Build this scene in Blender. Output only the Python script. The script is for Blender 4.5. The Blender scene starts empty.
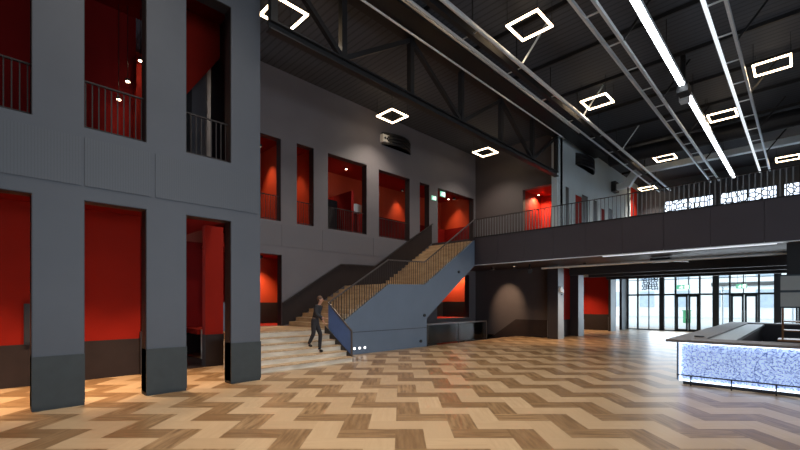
import bpy, bmesh, math, random
from mathutils import Vector, Matrix
random.seed(7)
S = bpy.context.scene
COL = S.collection
# ------------------------------------------------------------------ camera, world, light, exposure
cam_d = bpy.data.cameras.new('camera')
cam = bpy.data.objects.new('camera', cam_d); COL.objects.link(cam)
cam.location = (0, 0, 2.0)
cam.rotation_euler = (math.radians(90), 0, math.radians(44.65))
cam_d.sensor_width = 36; cam_d.sensor_fit = 'HORIZONTAL'
cam_d.lens = 408 / 800 * 36
cam_d.shift_y = 77.5 / 800; cam_d.shift_x = -.8 / 800
cam_d.clip_end = 300
S.camera = cam
world = bpy.data.worlds.new('sky'); S.world = world; world.use_nodes = True
bg = world.node_tree.nodes['Background']
bg.inputs[0].default_value = (0.80, 0.90, 1.0, 1); bg.inputs[1].default_value = 1.5
def area(name, loc, rot, sx, sy, power, col):
    d = bpy.data.lights.new(name, 'AREA'); d.shape = 'RECTANGLE'; d.size = sx; d.size_y = sy
    d.energy = power; d.color = col
    o = bpy.data.objects.new(name, d); COL.objects.link(o); o.location = loc; o.rotation_euler = rot
    return o
# added area lights for daylight: assumed windows on the right, and the glazed entrance
area('assumed_daylight_right', (8.6, 5, 2.4), (0, math.radians(90), 0), 3.6, 17, 620, (0.72, 0.86, 1.0))  # assumed daylight, added before a solid wall without windows
area('daylight_facade', (-3.5, 33.6, 2.0), (math.radians(-90), 0, 0), 9, 3.4, 220, (0.78, 0.89, 1.0))
fill = area('floor_fill', (-5.5, 3.5, 11.3), (0, 0, 0), 8, 7, 255, (1.0, .90, .78)); fill.data.spread = math.radians(95)  # added overhead fill to brighten the floor, no fitting belongs to it
S.view_settings.view_transform = 'Standard'; S.view_settings.look = 'None'
S.view_settings.exposure = 1.1; S.view_settings.gamma = 1; S.view_settings.use_curve_mapping = False

# ------------------------------------------------------------------ materials
def lin(c):
    return tuple(((x/255)/12.92 if x/255 <= .04045 else ((x/255+.055)/1.055)**2.4) for x in c) + (1,)
def newmat(name):
    m = bpy.data.materials.new(name); m.use_nodes = True
    return m, m.node_tree, m.node_tree.nodes['Principled BSDF']
def paint(name, rgb, rough=.6, var=.06, scale=3.0, metal=0, bump=0.0, spec=.5, coat=0):
    m, nt, b = newmat(name)
    c = lin(rgb)
    tc = nt.nodes.new('ShaderNodeTexCoord'); n = nt.nodes.new('ShaderNodeTexNoise')
    n.inputs['Scale'].default_value = scale; n.inputs['Detail'].default_value = 5
    nt.links.new(tc.outputs['Object'], n.inputs['Vector'])
    r = nt.nodes.new('ShaderNodeValToRGB')
    r.color_ramp.elements[0].position = .3; r.color_ramp.elements[1].position = .7
    r.color_ramp.elements[0].color = tuple(x*(1-var) for x in c[:3]) + (1,)
    r.color_ramp.elements[1].color = tuple(min(1, x*(1+var)) for x in c[:3]) + (1,)
    nt.links.new(n.outputs['Fac'], r.inputs[0]); nt.links.new(r.outputs[0], b.inputs['Base Color'])
    b.inputs['Roughness'].default_value = rough; b.inputs['Metallic'].default_value = metal
    b.inputs['Specular IOR Level'].default_value = spec
    b.inputs['Coat Weight'].default_value = coat
    if bump:
        bp = nt.nodes.new('ShaderNodeBump'); bp.inputs['Strength'].default_value = bump
        n2 = nt.nodes.new('ShaderNodeTexNoise'); n2.inputs['Scale'].default_value = scale*25
        nt.links.new(tc.outputs['Object'], n2.inputs['Vector'])
        nt.links.new(n2.outputs['Fac'], bp.inputs['Height']); nt.links.new(bp.outputs[0], b.inputs['Normal'])
    return m
def emit(name, rgb, strength):
    m, nt, b = newmat(name)
    b.inputs['Base Color'].default_value = (.8, .8, .8, 1)
    b.inputs['Emission Color'].default_value = rgb + (1,); b.inputs['Emission Strength'].default_value = strength
    return m
def stripes(name, rgb, rgb2, axis, scale, rough=.6, thin=.12, bump=.0):
    """a painted surface with fine regular grooves / perforation along one axis"""
    m, nt, b = newmat(name)
    tc = nt.nodes.new('ShaderNodeTexCoord'); sp = nt.nodes.new('ShaderNodeSeparateXYZ')
    nt.links.new(tc.outputs['Object'], sp.inputs[0])
    mu = nt.nodes.new('ShaderNodeMath'); mu.operation = 'MULTIPLY'; mu.inputs[1].default_value = scale
    nt.links.new(sp.outputs[axis], mu.inputs[0])
    fr = nt.nodes.new('ShaderNodeMath'); fr.operation = 'FRACT'; nt.links.new(mu.outputs[0], fr.inputs[0])
    lt = nt.nodes.new('ShaderNodeMath'); lt.operation = 'LESS_THAN'; lt.inputs[1].default_value = thin
    nt.links.new(fr.outputs[0], lt.inputs[0])
    mx = nt.nodes.new('ShaderNodeMix'); mx.data_type = 'RGBA'
    mx.inputs[6].default_value = lin(rgb); mx.inputs[7].default_value = lin(rgb2)
    nt.links.new(lt.outputs[0], mx.inputs[0]); nt.links.new(mx.outputs[2], b.inputs['Base Color'])
    b.inputs['Roughness'].default_value = rough
    return m

class NB:
    """tiny node-expression helper"""
    def __init__(s, nt): s.nt = nt
    def m(s, op, a, b=None, c=None):
        n = s.nt.nodes.new('ShaderNodeMath'); n.operation = op
        for i, v in enumerate((a, b, c)):
            if v is None: continue
            if isinstance(v, (int, float)): n.inputs[i].default_value = v
            else: s.nt.links.new(v, n.inputs[i])
        return n.outputs[0]
    def mix(s, f, a, b):
        n = s.nt.nodes.new('ShaderNodeMix'); n.data_type = 'RGBA'
        for i, v in ((0, f), (6, a), (7, b)):
            if isinstance(v, (tuple, float, int)): n.inputs[i].default_value = v
            else: s.nt.links.new(v, n.inputs[i])
        return n.outputs[2]
    def xyz(s, x, y, z):
        n = s.nt.nodes.new('ShaderNodeCombineXYZ')
        for i, v in enumerate((x, y, z)):
            if isinstance(v, (int, float)): n.inputs[i].default_value = v
            else: s.nt.links.new(v, n.inputs[i])
        return n.outputs[0]

def herringbone_floor():
    m, nt, b = newmat('oak_herringbone'); e = NB(nt)
    tc = nt.nodes.new('ShaderNodeTexCoord'); sp = nt.nodes.new('ShaderNodeSeparateXYZ')
    nt.links.new(tc.outputs['Object'], sp.inputs[0])
    X, Y = sp.outputs[0], sp.outputs[1]
    s, c, W = .7028, .7114, .435
    r = e.m('ADD', e.m('MULTIPLY', X, c/W), e.m('MULTIPLY', Y, s/W))
    f = e.m('ADD', e.m('MULTIPLY', X, -s/W), e.m('MULTIPLY', Y, c/W))
    x = e.m('ADD', r, .082/W); y = e.m('SUBTRACT', f, 6.886/W)
    i, j = e.m('FLOOR', x), e.m('FLOOR', y)
    d = e.m('SUBTRACT', i, j)
    k = e.m('FLOORED_MODULO', d, 4.0)
    q = e.m('FLOOR', e.m('DIVIDE', e.m('ADD', d, .25), 4.0))
    isV = e.m('GREATER_THAN', k, 1.5)
    off = e.m('ADD', e.m('MULTIPLY', e.m('COMPARE', k, 2.0, .1), 1.0), 0)
    # chain index: H left 0, H right -1, V upper -2, V lower -1 before halving
    sub = e.m('ADD', e.m('COMPARE', k, 1.0, .1), e.m('ADD', e.m('MULTIPLY', off, 2.0), e.m('COMPARE', k, 3.0, .1)))
    ch = e.m('ROUND', e.m('DIVIDE', e.m('SUBTRACT', e.m('ADD', i, j), sub), 2.0))
    odd = e.m('FLOORED_MODULO', ch, 2.0)
    wn = nt.nodes.new('ShaderNodeTexWhiteNoise'); nt.links.new(e.xyz(ch, q, isV), wn.inputs['Vector'])
    rnd = wn.outputs['Value']
    along = e.m('ADD', e.m('MULTIPLY', x, e.m('SUBTRACT', 1.0, isV)), e.m('MULTIPLY', y, isV))
    acro = e.m('ADD', e.m('MULTIPLY', y, e.m('SUBTRACT', 1.0, isV)), e.m('MULTIPLY', x, isV))
    g = nt.nodes.new('ShaderNodeTexNoise'); g.inputs['Scale'].default_value = 1; g.inputs['Detail'].default_value = 6
    nt.links.new(e.xyz(e.m('MULTIPLY', along, .8), e.m('MULTIPLY', acro, 7.0), e.m('MULTIPLY', rnd, 40.0)), g.inputs['Vector'])
    gr = nt.nodes.new('ShaderNodeMapRange'); gr.inputs[1].default_value = .35; gr.inputs[2].default_value = .68
    nt.links.new(g.outputs['Fac'], gr.inputs[0])
    lightc = e.mix(rnd, lin((172, 145, 112)), lin((193, 166, 132)))
    light = e.mix(gr.outputs[0], lightc, lin((180, 152, 119)))
    darkc = e.mix(rnd, lin((138, 108, 75)), lin((172, 140, 102)))
    dark = e.mix(gr.outputs[0], lin((116, 88, 58)), darkc)
    colr = e.mix(odd, dark, light)
    nt.links.new(colr, b.inputs['Base Color'])
    b.inputs['Roughness'].default_value = .33
    b.inputs['Specular IOR Level'].default_value = .45
    return m

def oak(name, a, b2, axis_scale, rough=.45):
    m, nt, b = newmat(name)
    tc = nt.nodes.new('ShaderNodeTexCoord'); mp = nt.nodes.new('ShaderNodeMapping')
    mp.inputs['Scale'].default_value = axis_scale
    nt.links.new(tc.outputs['Object'], mp.inputs[0])
    n = nt.nodes.new('ShaderNodeTexNoise'); n.inputs['Scale'].default_value = 1; n.inputs['Detail'].default_value = 6
    nt.links.new(mp.outputs[0], n.inputs['Vector'])
    r = nt.nodes.new('ShaderNodeValToRGB'); r.color_ramp.elements[0].position = .35; r.color_ramp.elements[1].position = .66
    r.color_ramp.elements[0].color = lin(a); r.color_ramp.elements[1].color = lin(b2)
    nt.links.new(n.outputs['Fac'], r.inputs[0]); nt.links.new(r.outputs[0], b.inputs['Base Color'])
    b.inputs['Roughness'].default_value = rough
    return m

def lattice_nodes(nt, scale, width, circles, ax=(0, 2)):
    e = NB(nt)
    tc = nt.nodes.new('ShaderNodeTexCoord'); sp = nt.nodes.new('ShaderNodeSeparateXYZ')
    nt.links.new(tc.outputs['Object'], sp.inputs[0])
    u, v = sp.outputs[ax[0]], sp.outputs[ax[1]]
    vec = e.xyz(u, v, 0.0)
    def vor(sc):
        n = nt.nodes.new('ShaderNodeTexVoronoi'); n.feature = 'DISTANCE_TO_EDGE'; n.voronoi_dimensions = '2D'
        n.inputs['Scale'].default_value = sc; n.inputs['Randomness'].default_value = .75
        nt.links.new(vec, n.inputs['Vector'])
        return e.m('LESS_THAN', n.outputs['Distance'], width)
    fine, coarse = vor(scale), vor(scale*.55)
    line = fine; ring = None
    for cx, cz, R in circles:
        dx, dz = e.m('SUBTRACT', u, cx), e.m('SUBTRACT', v, cz)
        dist = e.m('SQRT', e.m('ADD', e.m('MULTIPLY', dx, dx), e.m('MULTIPLY', dz, dz)))
        ins = e.m('LESS_THAN', dist, R)
        ang = e.m('MULTIPLY', e.m('ARCTAN2', dz, dx), 14/6.28318)
        tri = e.m('MULTIPLY', e.m('ABSOLUTE', e.m('SUBTRACT', e.m('FRACT', ang), .5)), 2.0)
        saw = e.m('FRACT', e.m('MULTIPLY', dist, 8.0))
        leaf = e.m('LESS_THAN', e.m('ABSOLUTE', e.m('SUBTRACT', tri, saw)), .13)
        line = e.m('ADD', e.m('MULTIPLY', line, e.m('SUBTRACT', 1.0, ins)), e.m('MULTIPLY', leaf, ins))
        line = e.m('MAXIMUM', line, e.m('LESS_THAN', e.m('ABSOLUTE', e.m('SUBTRACT', dist, R)), .010))
    return e, line

def bar_glass():
    m, nt, b = newmat('backlit_bar_glass')
    e, line = lattice_nodes(nt, 11, .055, [(-.35, .25, .34), (.82, .45, .60), (-.5, 1.34, .40), (2.1, .25, .34)])
    tc = nt.nodes.new('ShaderNodeTexCoord')
    v = nt.nodes.new('ShaderNodeTexVoronoi'); v.inputs['Scale'].default_value = 34
    nt.links.new(tc.outputs['Object'], v.inputs['Vector'])
    sp = nt.nodes.new('ShaderNodeSeparateColor'); nt.links.new(v.outputs['Color'], sp.inputs[0])
    speck = e.m('GREATER_THAN', sp.outputs[0], .62)
    f = e.m('MINIMUM', e.m('ADD', e.m('MULTIPLY', line, .55), e.m('MULTIPLY', speck, .5)), 1.0)
    nt.links.new(e.mix(f, lin((212, 226, 255)), lin((92, 112, 170))), b.inputs['Base Color'])
    nt.links.new(e.mix(f, (.40, .58, 1.0, 1), (.12, .20, .48, 1)), b.inputs['Emission Color'])
    b.inputs['Emission Strength'].default_value = .25
    b.inputs['Roughness'].default_value = .35
    return m
def lattice_glass(name, scale, width, ax=(0, 2), circles=()):
    m, nt, b = newmat(name)
    e, line = lattice_nodes(nt, scale, width, circles, ax)
    b.inputs['Base Color'].default_value = lin((48, 54, 66)); b.inputs['Roughness'].default_value = .5
    tr = nt.nodes.new('ShaderNodeBsdfTransparent'); tr.inputs[0].default_value = (.92, .95, 1, 1)
    mx = nt.nodes.new('ShaderNodeMixShader')
    nt.links.new(line, mx.inputs[0]); nt.links.new(tr.outputs[0], mx.inputs[1]); nt.links.new(b.outputs[0], mx.inputs[2])
    nt.links.new(mx.outputs[0], nt.nodes['Material Output'].inputs[0])
    return m
def clear_glass(name, tint=(.93, .97, .98), k=1.0):
    m, nt, b = newmat(name)
    tr = nt.nodes.new('ShaderNodeBsdfTransparent'); tr.inputs[0].default_value = tint + (1,)
    gl = nt.nodes.new('ShaderNodeBsdfGlossy'); gl.inputs['Roughness'].default_value = .02
    fr = nt.nodes.new('ShaderNodeFresnel'); fr.inputs[0].default_value = 1.45
    mx = nt.nodes.new('ShaderNodeMixShader')
    nt.links.new(fr.outputs[0], mx.inputs[0]); nt.links.new(tr.outputs[0], mx.inputs[1]); nt.links.new(gl.outputs[0], mx.inputs[2])
    nt.links.new(mx.outputs[0], nt.nodes['Material Output'].inputs[0])
    nt.nodes.remove(b)
    return m

M = dict(
    floor=herringbone_floor(),
    grey=paint('slate_grey_paint', (75, 79, 87), .55, .05, 1.2, bump=.02),
    greyd=paint('slate_dado', (56, 61, 62), .55, .07, 5, bump=.05, spec=.3),
    panel=stripes('perforated_grey_panel', (78, 82, 89), (72, 76, 83), 1, 22, .5, .35),
    stairwall=paint('stair_wall_paint', (104, 100, 104), .6, .05, 1.0, bump=.02),
    dark=paint('charcoal_paint', (46, 42, 46), .55, .06, 2, bump=.02),
    dado=paint('dark_brown_dado', (44, 35, 34), .6, .10, 4, spec=.25),
    red=paint('red_paint', (150, 30, 17), .75, .06, 1.0, spec=.15),
    redd=paint('deep_red_paint', (116, 9, 8), .75, .08, 1.0, spec=.15),
    jamb=paint('black_jamb', (40, 35, 36), .5, .06, 2),
    pale=paint('pale_blue_grey_paint', (188, 201, 206), .6, .04, 1.0),
    palecol=paint('pale_column_paint', (150, 160, 168), .5, .04, 2),
    blue=paint('blue_grey_panel', (98, 112, 130), .55, .04, 1.2, bump=.02),
    bluerail=paint('blue_metal', (84, 116, 176), .45, .06, 4, metal=.1),
    blackm=paint('black_steel', (24, 23, 25), .55, .1, 6, metal=.1),
    rail=paint('dark_bronze_steel', (58, 52, 50), .4, .1, 8, metal=.5),
    handrail=paint('handrail_steel', (112, 106, 104), .35, .05, 8, metal=.8),
    galv=paint('galvanised_steel', (236, 241, 244), .32, .04, 9, metal=.55),
    ceil=stripes('black_deck_ceiling', (62, 65, 72), (46, 48, 54), 1, 4, .8, .25),
    softceil=paint('charcoal_ceiling', (38, 34, 36), .7, .1, 1.5),
    fascia=paint('bridge_fascia', (58, 51, 56), .5, .05, 1.5),
    duct=paint('white_duct', (232, 238, 240), .4, .04, 3, metal=.2),
    ductd=paint('black_duct', (32, 32, 35), .5, .06, 3),
    oakstep=oak('oak_step', (196, 184, 164), (228, 218, 200), (14, 1.5, 9)),
    oaktread=oak('oak_tread', (176, 146, 112), (204, 176, 140), (2, 14, 9)),
    top=paint('bar_stone_top', (104, 96, 94), .5, .12, 12),
    steel=paint('brushed_steel', (160, 168, 172), .42, .05, 10, metal=.8),
    red_warm=paint('red_paint_warm_lit', (178, 60, 26), .55, .06, 1.0),  # red room walls with the warm lamp glow put into the colour
    backw=paint('back_wall_paint', (72, 65, 66), .6, .05, 1.2),
    bridgerail=paint('grey_steel_bars', (112, 116, 120), .45, .06, 5),
    panel2=stripes('perforated_warm_grey_panel', (104, 101, 105), (96, 93, 98), 1, 22, .6, .35),
    black=paint('matt_black', (18, 17, 20), .5, .1, 5),
    darkwood=paint('dark_cabinet', (48, 42, 46), .45, .1, 4),
    brass=paint('bronze_rack', (150, 104, 70), .35, .08, 8, metal=.6),
    board=paint('pale_menu_board', (150, 150, 146), .5, .03, 2),
    lamp=emit('warm_led', (1.0, .74, .46), 5),
    strip=emit('cool_led', (.86, .94, 1.0), 6),
    dim=emit('dim_led', (.88, .95, 1.0), .4), rail_glow=emit('rail_glow', (.86, .94, 1.0), .42),
    barled=emit('bar_led', (.66, .80, 1.0), 1.6),
    spot=emit('downlight_lens', (1.0, .72, .45), 12),
    green=emit('exit_green', (.10, .75, .45), .35),
    white=emit('exit_white', (.85, 1.0, .92), .8),
    frame=paint('facade_frame', (62, 70, 78), .4, .06, 5, metal=.3),
    glass=clear_glass('window_glass'),
    tglass=clear_glass('balustrade_glass', (.72, .76, .78)),
    lat=lattice_glass('lattice_film_glass', 2.6, .085),
    lat2=lattice_glass('ornament_glass', 6, .16),
    bar=bar_glass(),
    pave=paint('pavement', (190, 190, 188), .8, .06, 1.5),
    bldg=paint('pale_render', (228, 229, 228), .8, .04, .6),
    bwin=paint('far_window', (176, 188, 200), .3, .1, 2),
    leaf=paint('foliage', (140, 164, 140), .8, .25, 3),
    bark=paint('bark', (92, 80, 70), .9, .2, 6),
    binm=paint('green_bin', (90, 170, 120), .5, .05, 4),
    skin=paint('skin', (190, 140, 115), .5, .05, 10),
    hair=paint('brown_hair', (84, 58, 42), .6, .2, 30),
    shirt=paint('black_shirt', (34, 34, 40), .8, .15, 12),
    trouser=paint('dark_trousers', (40, 38, 42), .8, .15, 12),
    shoe=paint('shoe_black', (22, 21, 22), .5, .1, 12),
    whitep=paint('white_plastic', (230, 228, 222), .4, .03, 5),
)

# ------------------------------------------------------------------ mesh helpers
class MB:
    def __init__(s): s.v = []; s.f = []; s.sm = False
    def add(s, vs, fs):
        o = len(s.v); s.v += [tuple(p) for p in vs]; s.f += [tuple(i+o for i in f) for f in fs]; return s
    def box(s, x0, x1, y0, y1, z0, z1):
        if x0 > x1: x0, x1 = x1, x0
        if y0 > y1: y0, y1 = y1, y0
        if z0 > z1: z0, z1 = z1, z0
        return s.add([(x0,y0,z0),(x1,y0,z0),(x1,y1,z0),(x0,y1,z0),(x0,y0,z1),(x1,y0,z1),(x1,y1,z1),(x0,y1,z1)],
                     [(0,3,2,1),(4,5,6,7),(0,1,5,4),(1,2,6,5),(2,3,7,6),(3,0,4,7)])
    def bar(s, p, q, w, h=None, up=(0,0,1)):
        p, q = Vector(p), Vector(q); d = (q-p).normalized(); h = h or w
        u = Vector(up)
        if abs(d.dot(u)) > .98: u = Vector((0,1,0))
        a = d.cross(u).normalized()*w/2; b = a.cross(d).normalized()*h/2
        vs = [p-a-b, p+a-b, p+a+b, p-a+b, q-a-b, q+a-b, q+a+b, q-a+b]
        return s.add(vs, [(0,1,2,3),(7,6,5,4),(0,4,5,1),(1,5,6,2),(2,6,7,3),(3,7,4,0)])
    def tube(s, p, q, r, n=12, r2=None):
        p, q = Vector(p), Vector(q); d = (q-p).normalized(); u = Vector((0,0,1))
        if abs(d.dot(u)) > .98: u = Vector((0,1,0))
        a = d.cross(u).normalized(); b = a.cross(d).normalized(); r2 = r if r2 is None else r2
        vs = []
        for P, R in ((p, r), (q, r2)):
            for k in range(n):
                t = 2*math.pi*k/n; vs.append(P + a*R*math.cos(t) + b*R*math.sin(t))
        fs = [(k, n+k, n+(k+1) % n, (k+1) % n) for k in range(n)] + [tuple(range(n)), tuple(range(2*n-1, n-1, -1))]
        return s.add(vs, fs)
    def prism(s, poly, axis, a, b):
        """poly in the two other axes, extruded along axis from a to b"""
        def mk(p, t):
            return {0: (t, p[0], p[1]), 1: (p[0], t, p[1]), 2: (p[0], p[1], t)}[axis]
        n = len(poly)
        vs = [mk(p, a) for p in poly] + [mk(p, b) for p in poly]
        return s.add(vs, [tuple(range(n)), tuple(range(2*n-1, n-1, -1))] + [(k, n+k, n+(k+1) % n, (k+1) % n) for k in range(n)])
    def ball(s, c, rx, ry=None, rz=None, n=12, m=8):
        ry = ry or rx; rz = rz or rx; vs = [(c[0], c[1], c[2]-rz)]; fs = []
        for i in range(1, m):
            a = math.pi*i/m
            for k in range(n):
                t = 2*math.pi*k/n
                vs.append((c[0]+rx*math.sin(a)*math.cos(t), c[1]+ry*math.sin(a)*math.sin(t), c[2]-rz*math.cos(a)))
        vs.append((c[0], c[1], c[2]+rz)); L = len(vs)-1
        for k in range(n): fs.append((0, 1+(k+1) % n, 1+k)); fs.append((L, 1+(m-2)*n+k, 1+(m-2)*n+(k+1) % n))
        for i in range(m-2):
            for k in range(n):
                a, b = 1+i*n+k, 1+i*n+(k+1) % n; fs.append((a, b, b+n, a+n))
        return s.add(vs, fs)
    def build(s, name, mat, parent=None, label=None, bevel=0, smooth=False):
        off = Vector((0,0,0)); p = parent
        while p is not None: off += p.location; p = p.parent
        me = bpy.data.meshes.new(name)
        me.from_pydata([tuple(Vector(v)-off) for v in s.v], [], s.f)
        bm = bmesh.new(); bm.from_mesh(me); bmesh.ops.recalc_face_normals(bm, faces=bm.faces); bm.to_mesh(me); bm.free()
        if smooth:
            for f in me.polygons: f.use_smooth = True
        o = bpy.data.objects.new(name, me); COL.objects.link(o); o.parent = parent
        me.materials.append(M[mat] if isinstance(mat, str) else mat)
        if label: o['label'] = label
        if bevel:
            bv = o.modifiers.new('bevel', 'BEVEL'); bv.width = bevel; bv.segments = 2; bv.limit_method = 'ANGLE'
        return o
def B(*a): return MB().box(*a)
def struct(mb, name, mat, parent=None):
    o = mb.build(name, mat, parent); o['kind'] = 'structure'; return o
def tag(o, label, cat, group=None):
    o['label'] = label; o['category'] = cat
    if group: o['group'] = group
    return o
def thing(name, label, cat, loc, group=None):
    o = bpy.data.objects.new(name, None); COL.objects.link(o); o.location = loc; o.empty_display_size = .2
    return tag(o, label, cat, group)
def dup(root, loc, label):
    def cp(o, par):
        c = o.copy(); COL.objects.link(c); c.parent = par
        for ch in o.children: cp(ch, c)
        return c
    r = cp(root, None); r.location = loc; r['label'] = label
    return r
def wall(axis, t0, t1, u0, u1, v0, v1, holes):
    """slab of thickness t0..t1 on axis (0: X, 1: Y, 2: Z) spanning u,v with rectangular holes (ua,ub,va,vb)"""
    us = sorted({u0, u1} | {h[i] for h in holes for i in (0, 1) if u0 < h[i] < u1})
    vs = sorted({v0, v1} | {h[i] for h in holes for i in (2, 3) if v0 < h[i] < v1})
    nu, nv = len(us)-1, len(vs)-1
    def solid(i, j):
        if not (0 <= i < nu and 0 <= j < nv): return False
        cu, cv = (us[i]+us[i+1])/2, (vs[j]+vs[j+1])/2
        return not any(h[0] < cu < h[1] and h[2] < cv < h[3] for h in holes)
    def P(t, u, v): return {0: (t, u, v), 1: (u, t, v), 2: (u, v, t)}[axis]
    mb = MB()
    def quad(*p): mb.add(p, [(0, 1, 2, 3)])
    for i in range(nu):
        for j in range(nv):
            if not solid(i, j): continue
            a, b, c, d = us[i], us[i+1], vs[j], vs[j+1]
            for t in (t0, t1): quad(P(t,a,c), P(t,b,c), P(t,b,d), P(t,a,d))
            if not solid(i-1, j): quad(P(t0,a,c), P(t0,a,d), P(t1,a,d), P(t1,a,c))
            if not solid(i+1, j): quad(P(t0,b,c), P(t0,b,d), P(t1,b,d), P(t1,b,c))
            if not solid(i, j-1): quad(P(t0,a,c), P(t0,b,c), P(t1,b,c), P(t1,a,c))
            if not solid(i, j+1): quad(P(t0,a,d), P(t0,b,d), P(t1,b,d), P(t1,a,d))
    # weld so that normals can be made consistent
    key = {}; vv = []; mp = []
    for p in mb.v:
        k = tuple(round(x, 5) for x in p)
        if k not in key: key[k] = len(vv); vv.append(p)
        mp.append(key[k])
    mb.v = vv; mb.f = [tuple(mp[i] for i in f) for f in mb.f]
    return mb

# ------------------------------------------------------------------ large structure
struct(wall(2, -.3, 0, -18, 9, -4, 37.4, [(-15.2, -12.3, 14.08, 22.3)]), 'floor', 'floor')
struct(B(-18, 9, -4, 37.6, 11.5, 11.8), 'ceiling', 'ceil')
# colonnade: three pillars between tall openings, two storeys
HO = [(-.5, .57, 0, 4.0), (1.32, 2.39, 0, 4.0), (3.17, 4.2, 0, 4.0), (-.5, .57, 5.42, 9.25), (1.32, 2.39, 5.42, 9.25), (3.17, 4.2, 5.42, 9.25)]
wl = struct(wall(0, -10.36, -10, -4, 4.95, 0, 11.5, HO), 'wall_left', 'grey')
# black reveals lining each opening
for n, (a, b, c, d) in enumerate(HO):
    j = MB()
    j.box(-10.36, -10.012, b-.012, b, c, d); j.box(-10.36, -10.012, a, a+.012, c, d); j.box(-10.36, -10.012, a, b, d-.012, d)
    struct(j, 'trim_%d' % (n+1), 'jamb')
for n, (a, b) in enumerate([(-2.5, -.5), (.57, 1.32), (2.39, 3.17), (4.2, 4.95)]):
    struct(B(-10.375, -9.975, a-.012, b+.012, .06, 1.0).box(-10.36, -9.995, a, b, 0, .06), 'trim_%d' % (n+10), 'greyd')
for n, (a, b) in enumerate([(-2.3, 1.27), (1.33, 2.46), (2.55, 4.88)]):
    struct(B(-10, -9.985, a, b, 4.28, 5.22), 'trim_%d' % (n+20), 'panel')
# passage behind the colonnade, ground floor
struct(B(-13.5, -13.2, -4, 3.0, 1.0, 4.4), 'wall_passage', 'red')
struct(B(-13.52, -13.18, -4, 3.0, 0, 1.0), 'baseboard_passage', 'dado')
struct(B(-13.45, -13.2, 4.74, 5.29, 1.0, 4.4), 'wall_pier', 'red')
struct(B(-13.47, -13.18, 4.74, 5.29, 0, 1.0), 'baseboard_pier', 'dado')
struct(B(-17.5, -17.2, 1, 8, 1.0, 4.4), 'wall_niche', 'redd')
struct(B(-17.5, -17.18, 1, 8, 0, 1.0), 'baseboard_niche', 'dado')
struct(B(-17.2, -13.2, 1.2, 5.3, 0.001, .012), 'floor_niche', 'dado')
struct(B(-17.2, -10.36, -4, 4.95, 4.4, 5.42), 'floor_gallery', 'redd')
# gallery above
struct(B(-14.0, -13.7, -4, 3.0, 5.42, 11.5), 'wall_gallery', 'redd')
struct(B(-13.4, -13.2, 3.6, 5.6, 5.42, 11.5), 'wall_gallery_side', 'stairwall')
struct(B(-13.9, -13.4, 2.95, 3.12, 5.42, 9.0), 'trim_31', 'red')
struct(MB().prism([(3.3, 6.9), (5.6, 10.4), (5.6, 11.4), (3.3, 11.4)], 0, -13.1, -12.3), 'ceiling_slope', 'red')
struct(B(-13.15, -12.9, 4.05, 4.25, 5.42, 9.2), 'trim_32', 'jamb')
struct(B(-13.7, -10.36, -4, 4.9, 10.2, 10.4), 'ceiling_gallery', 'redd')
struct(B(-13.0, -10.36, 4.83, 4.95, 5.42, 11.5), 'wall_gallery_end', 'dark')
# stair hall wall with upper openings and the doors below
WO = [(7.45, 8.42, 5.32, 8.68), (9.15, 9.99, 5.32, 8.72), (10.73, 13.02, 5.32, 8.72), (13.82, 16.08, 5.32, 8.70), (16.89, 17.70, 5.42, 8.70), (18.46, 22.1, 5.42, 8.70)]
LO = [(7.3, 8.46, 1.04, 3.95), (18.4, 21.6, 1.05, 3.75), (18.4, 21.1, -2.0, .35)]
struct(wall(0, -15.55, -15.2, 6.4, 22.6, -3, 11.5, WO + LO), 'wall_stair', 'stairwall')
for n, (a, b, c, d) in enumerate(WO + LO):
    j = B(-15.55, -15.212, b-.012, b, c, d).box(-15.55, -15.212, a, a+.012, c, d).box(-15.55, -15.212, a, b, d-.012, d)
    struct(j, 'trim_%d' % (n+40), 'jamb')
for n, (a, b) in enumerate([(8.46, 10.4), (10.44, 13.4), (13.44, 16.4), (6.5, 8.42)]):
    struct(B(-15.2, -15.188, a, b, 4.3, 5.2), 'trim_%d' % (n+60), 'panel2')
# red rooms behind the stair hall wall
struct(B(-18.3, -18.0, 1, 22.6, -3, 11.5), 'wall_red_room', 'red_warm')
struct(B(-18, -15.55, 1, 22.3, 5.02, 5.32), 'floor_red_room', 'redd')
struct(B(-18, -15.55, 6, 22.3, 8.95, 9.1), 'ceiling_red_room', 'red')
struct(B(-18, -15.55, 6, 22.3, 4.1, 4.25), 'ceiling_red_corridor', 'red')
struct(B(-18, -15.55, 5.3, 17.9, .85, 1.03), 'floor_red_corridor', 'red')
struct(B(-18, -15.55, 17.95, 22.3, .38, 1.03), 'floor_red_foyer', 'red')
struct(B(-18, -15.2, 17.0, 22.3, -2.8, -2.6), 'floor_basement', 'dado')
struct(B(-17.9, -15.56, 12.35, 12.5, 5.32, 7.4), 'wall_partition', 'redd')
struct(B(-17.6, -16.7, 10.9, 12.35, 5.32, 7.1), 'wall_counter', 'black')
struct(B(-18, -17.6, 14.0, 22.2, 5.32, 7.0), 'wall_low', 'redd')
struct(B(-18, -17.9, 5.3, 13.0, 1.03, 2.0), 'baseboard_corridor', 'dado')
struct(B(-18, -17.8, 17.95, 22.2, 1.03, 2.05), 'baseboard_foyer', 'black')
struct(B(-18, -15.56, 22.2, 22.29, -2.6, 11.4), 'wall_red_end', 'red_warm')
struct(B(-18, -15.56, 22.16, 22.2, 1.03, 2.05), 'baseboard_red_end', 'black')
struct(B(-18, -15.56, 22.10, 22.2, 5.32, 7.0), 'wall_red_low_end', 'redd')
for n, y in enumerate((8.95, 10.35)):
    struct(B(-18, -15.55, y, y+.12, 5.32, 8.95), 'wall_fin_%d' % n, 'red_warm')
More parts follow.
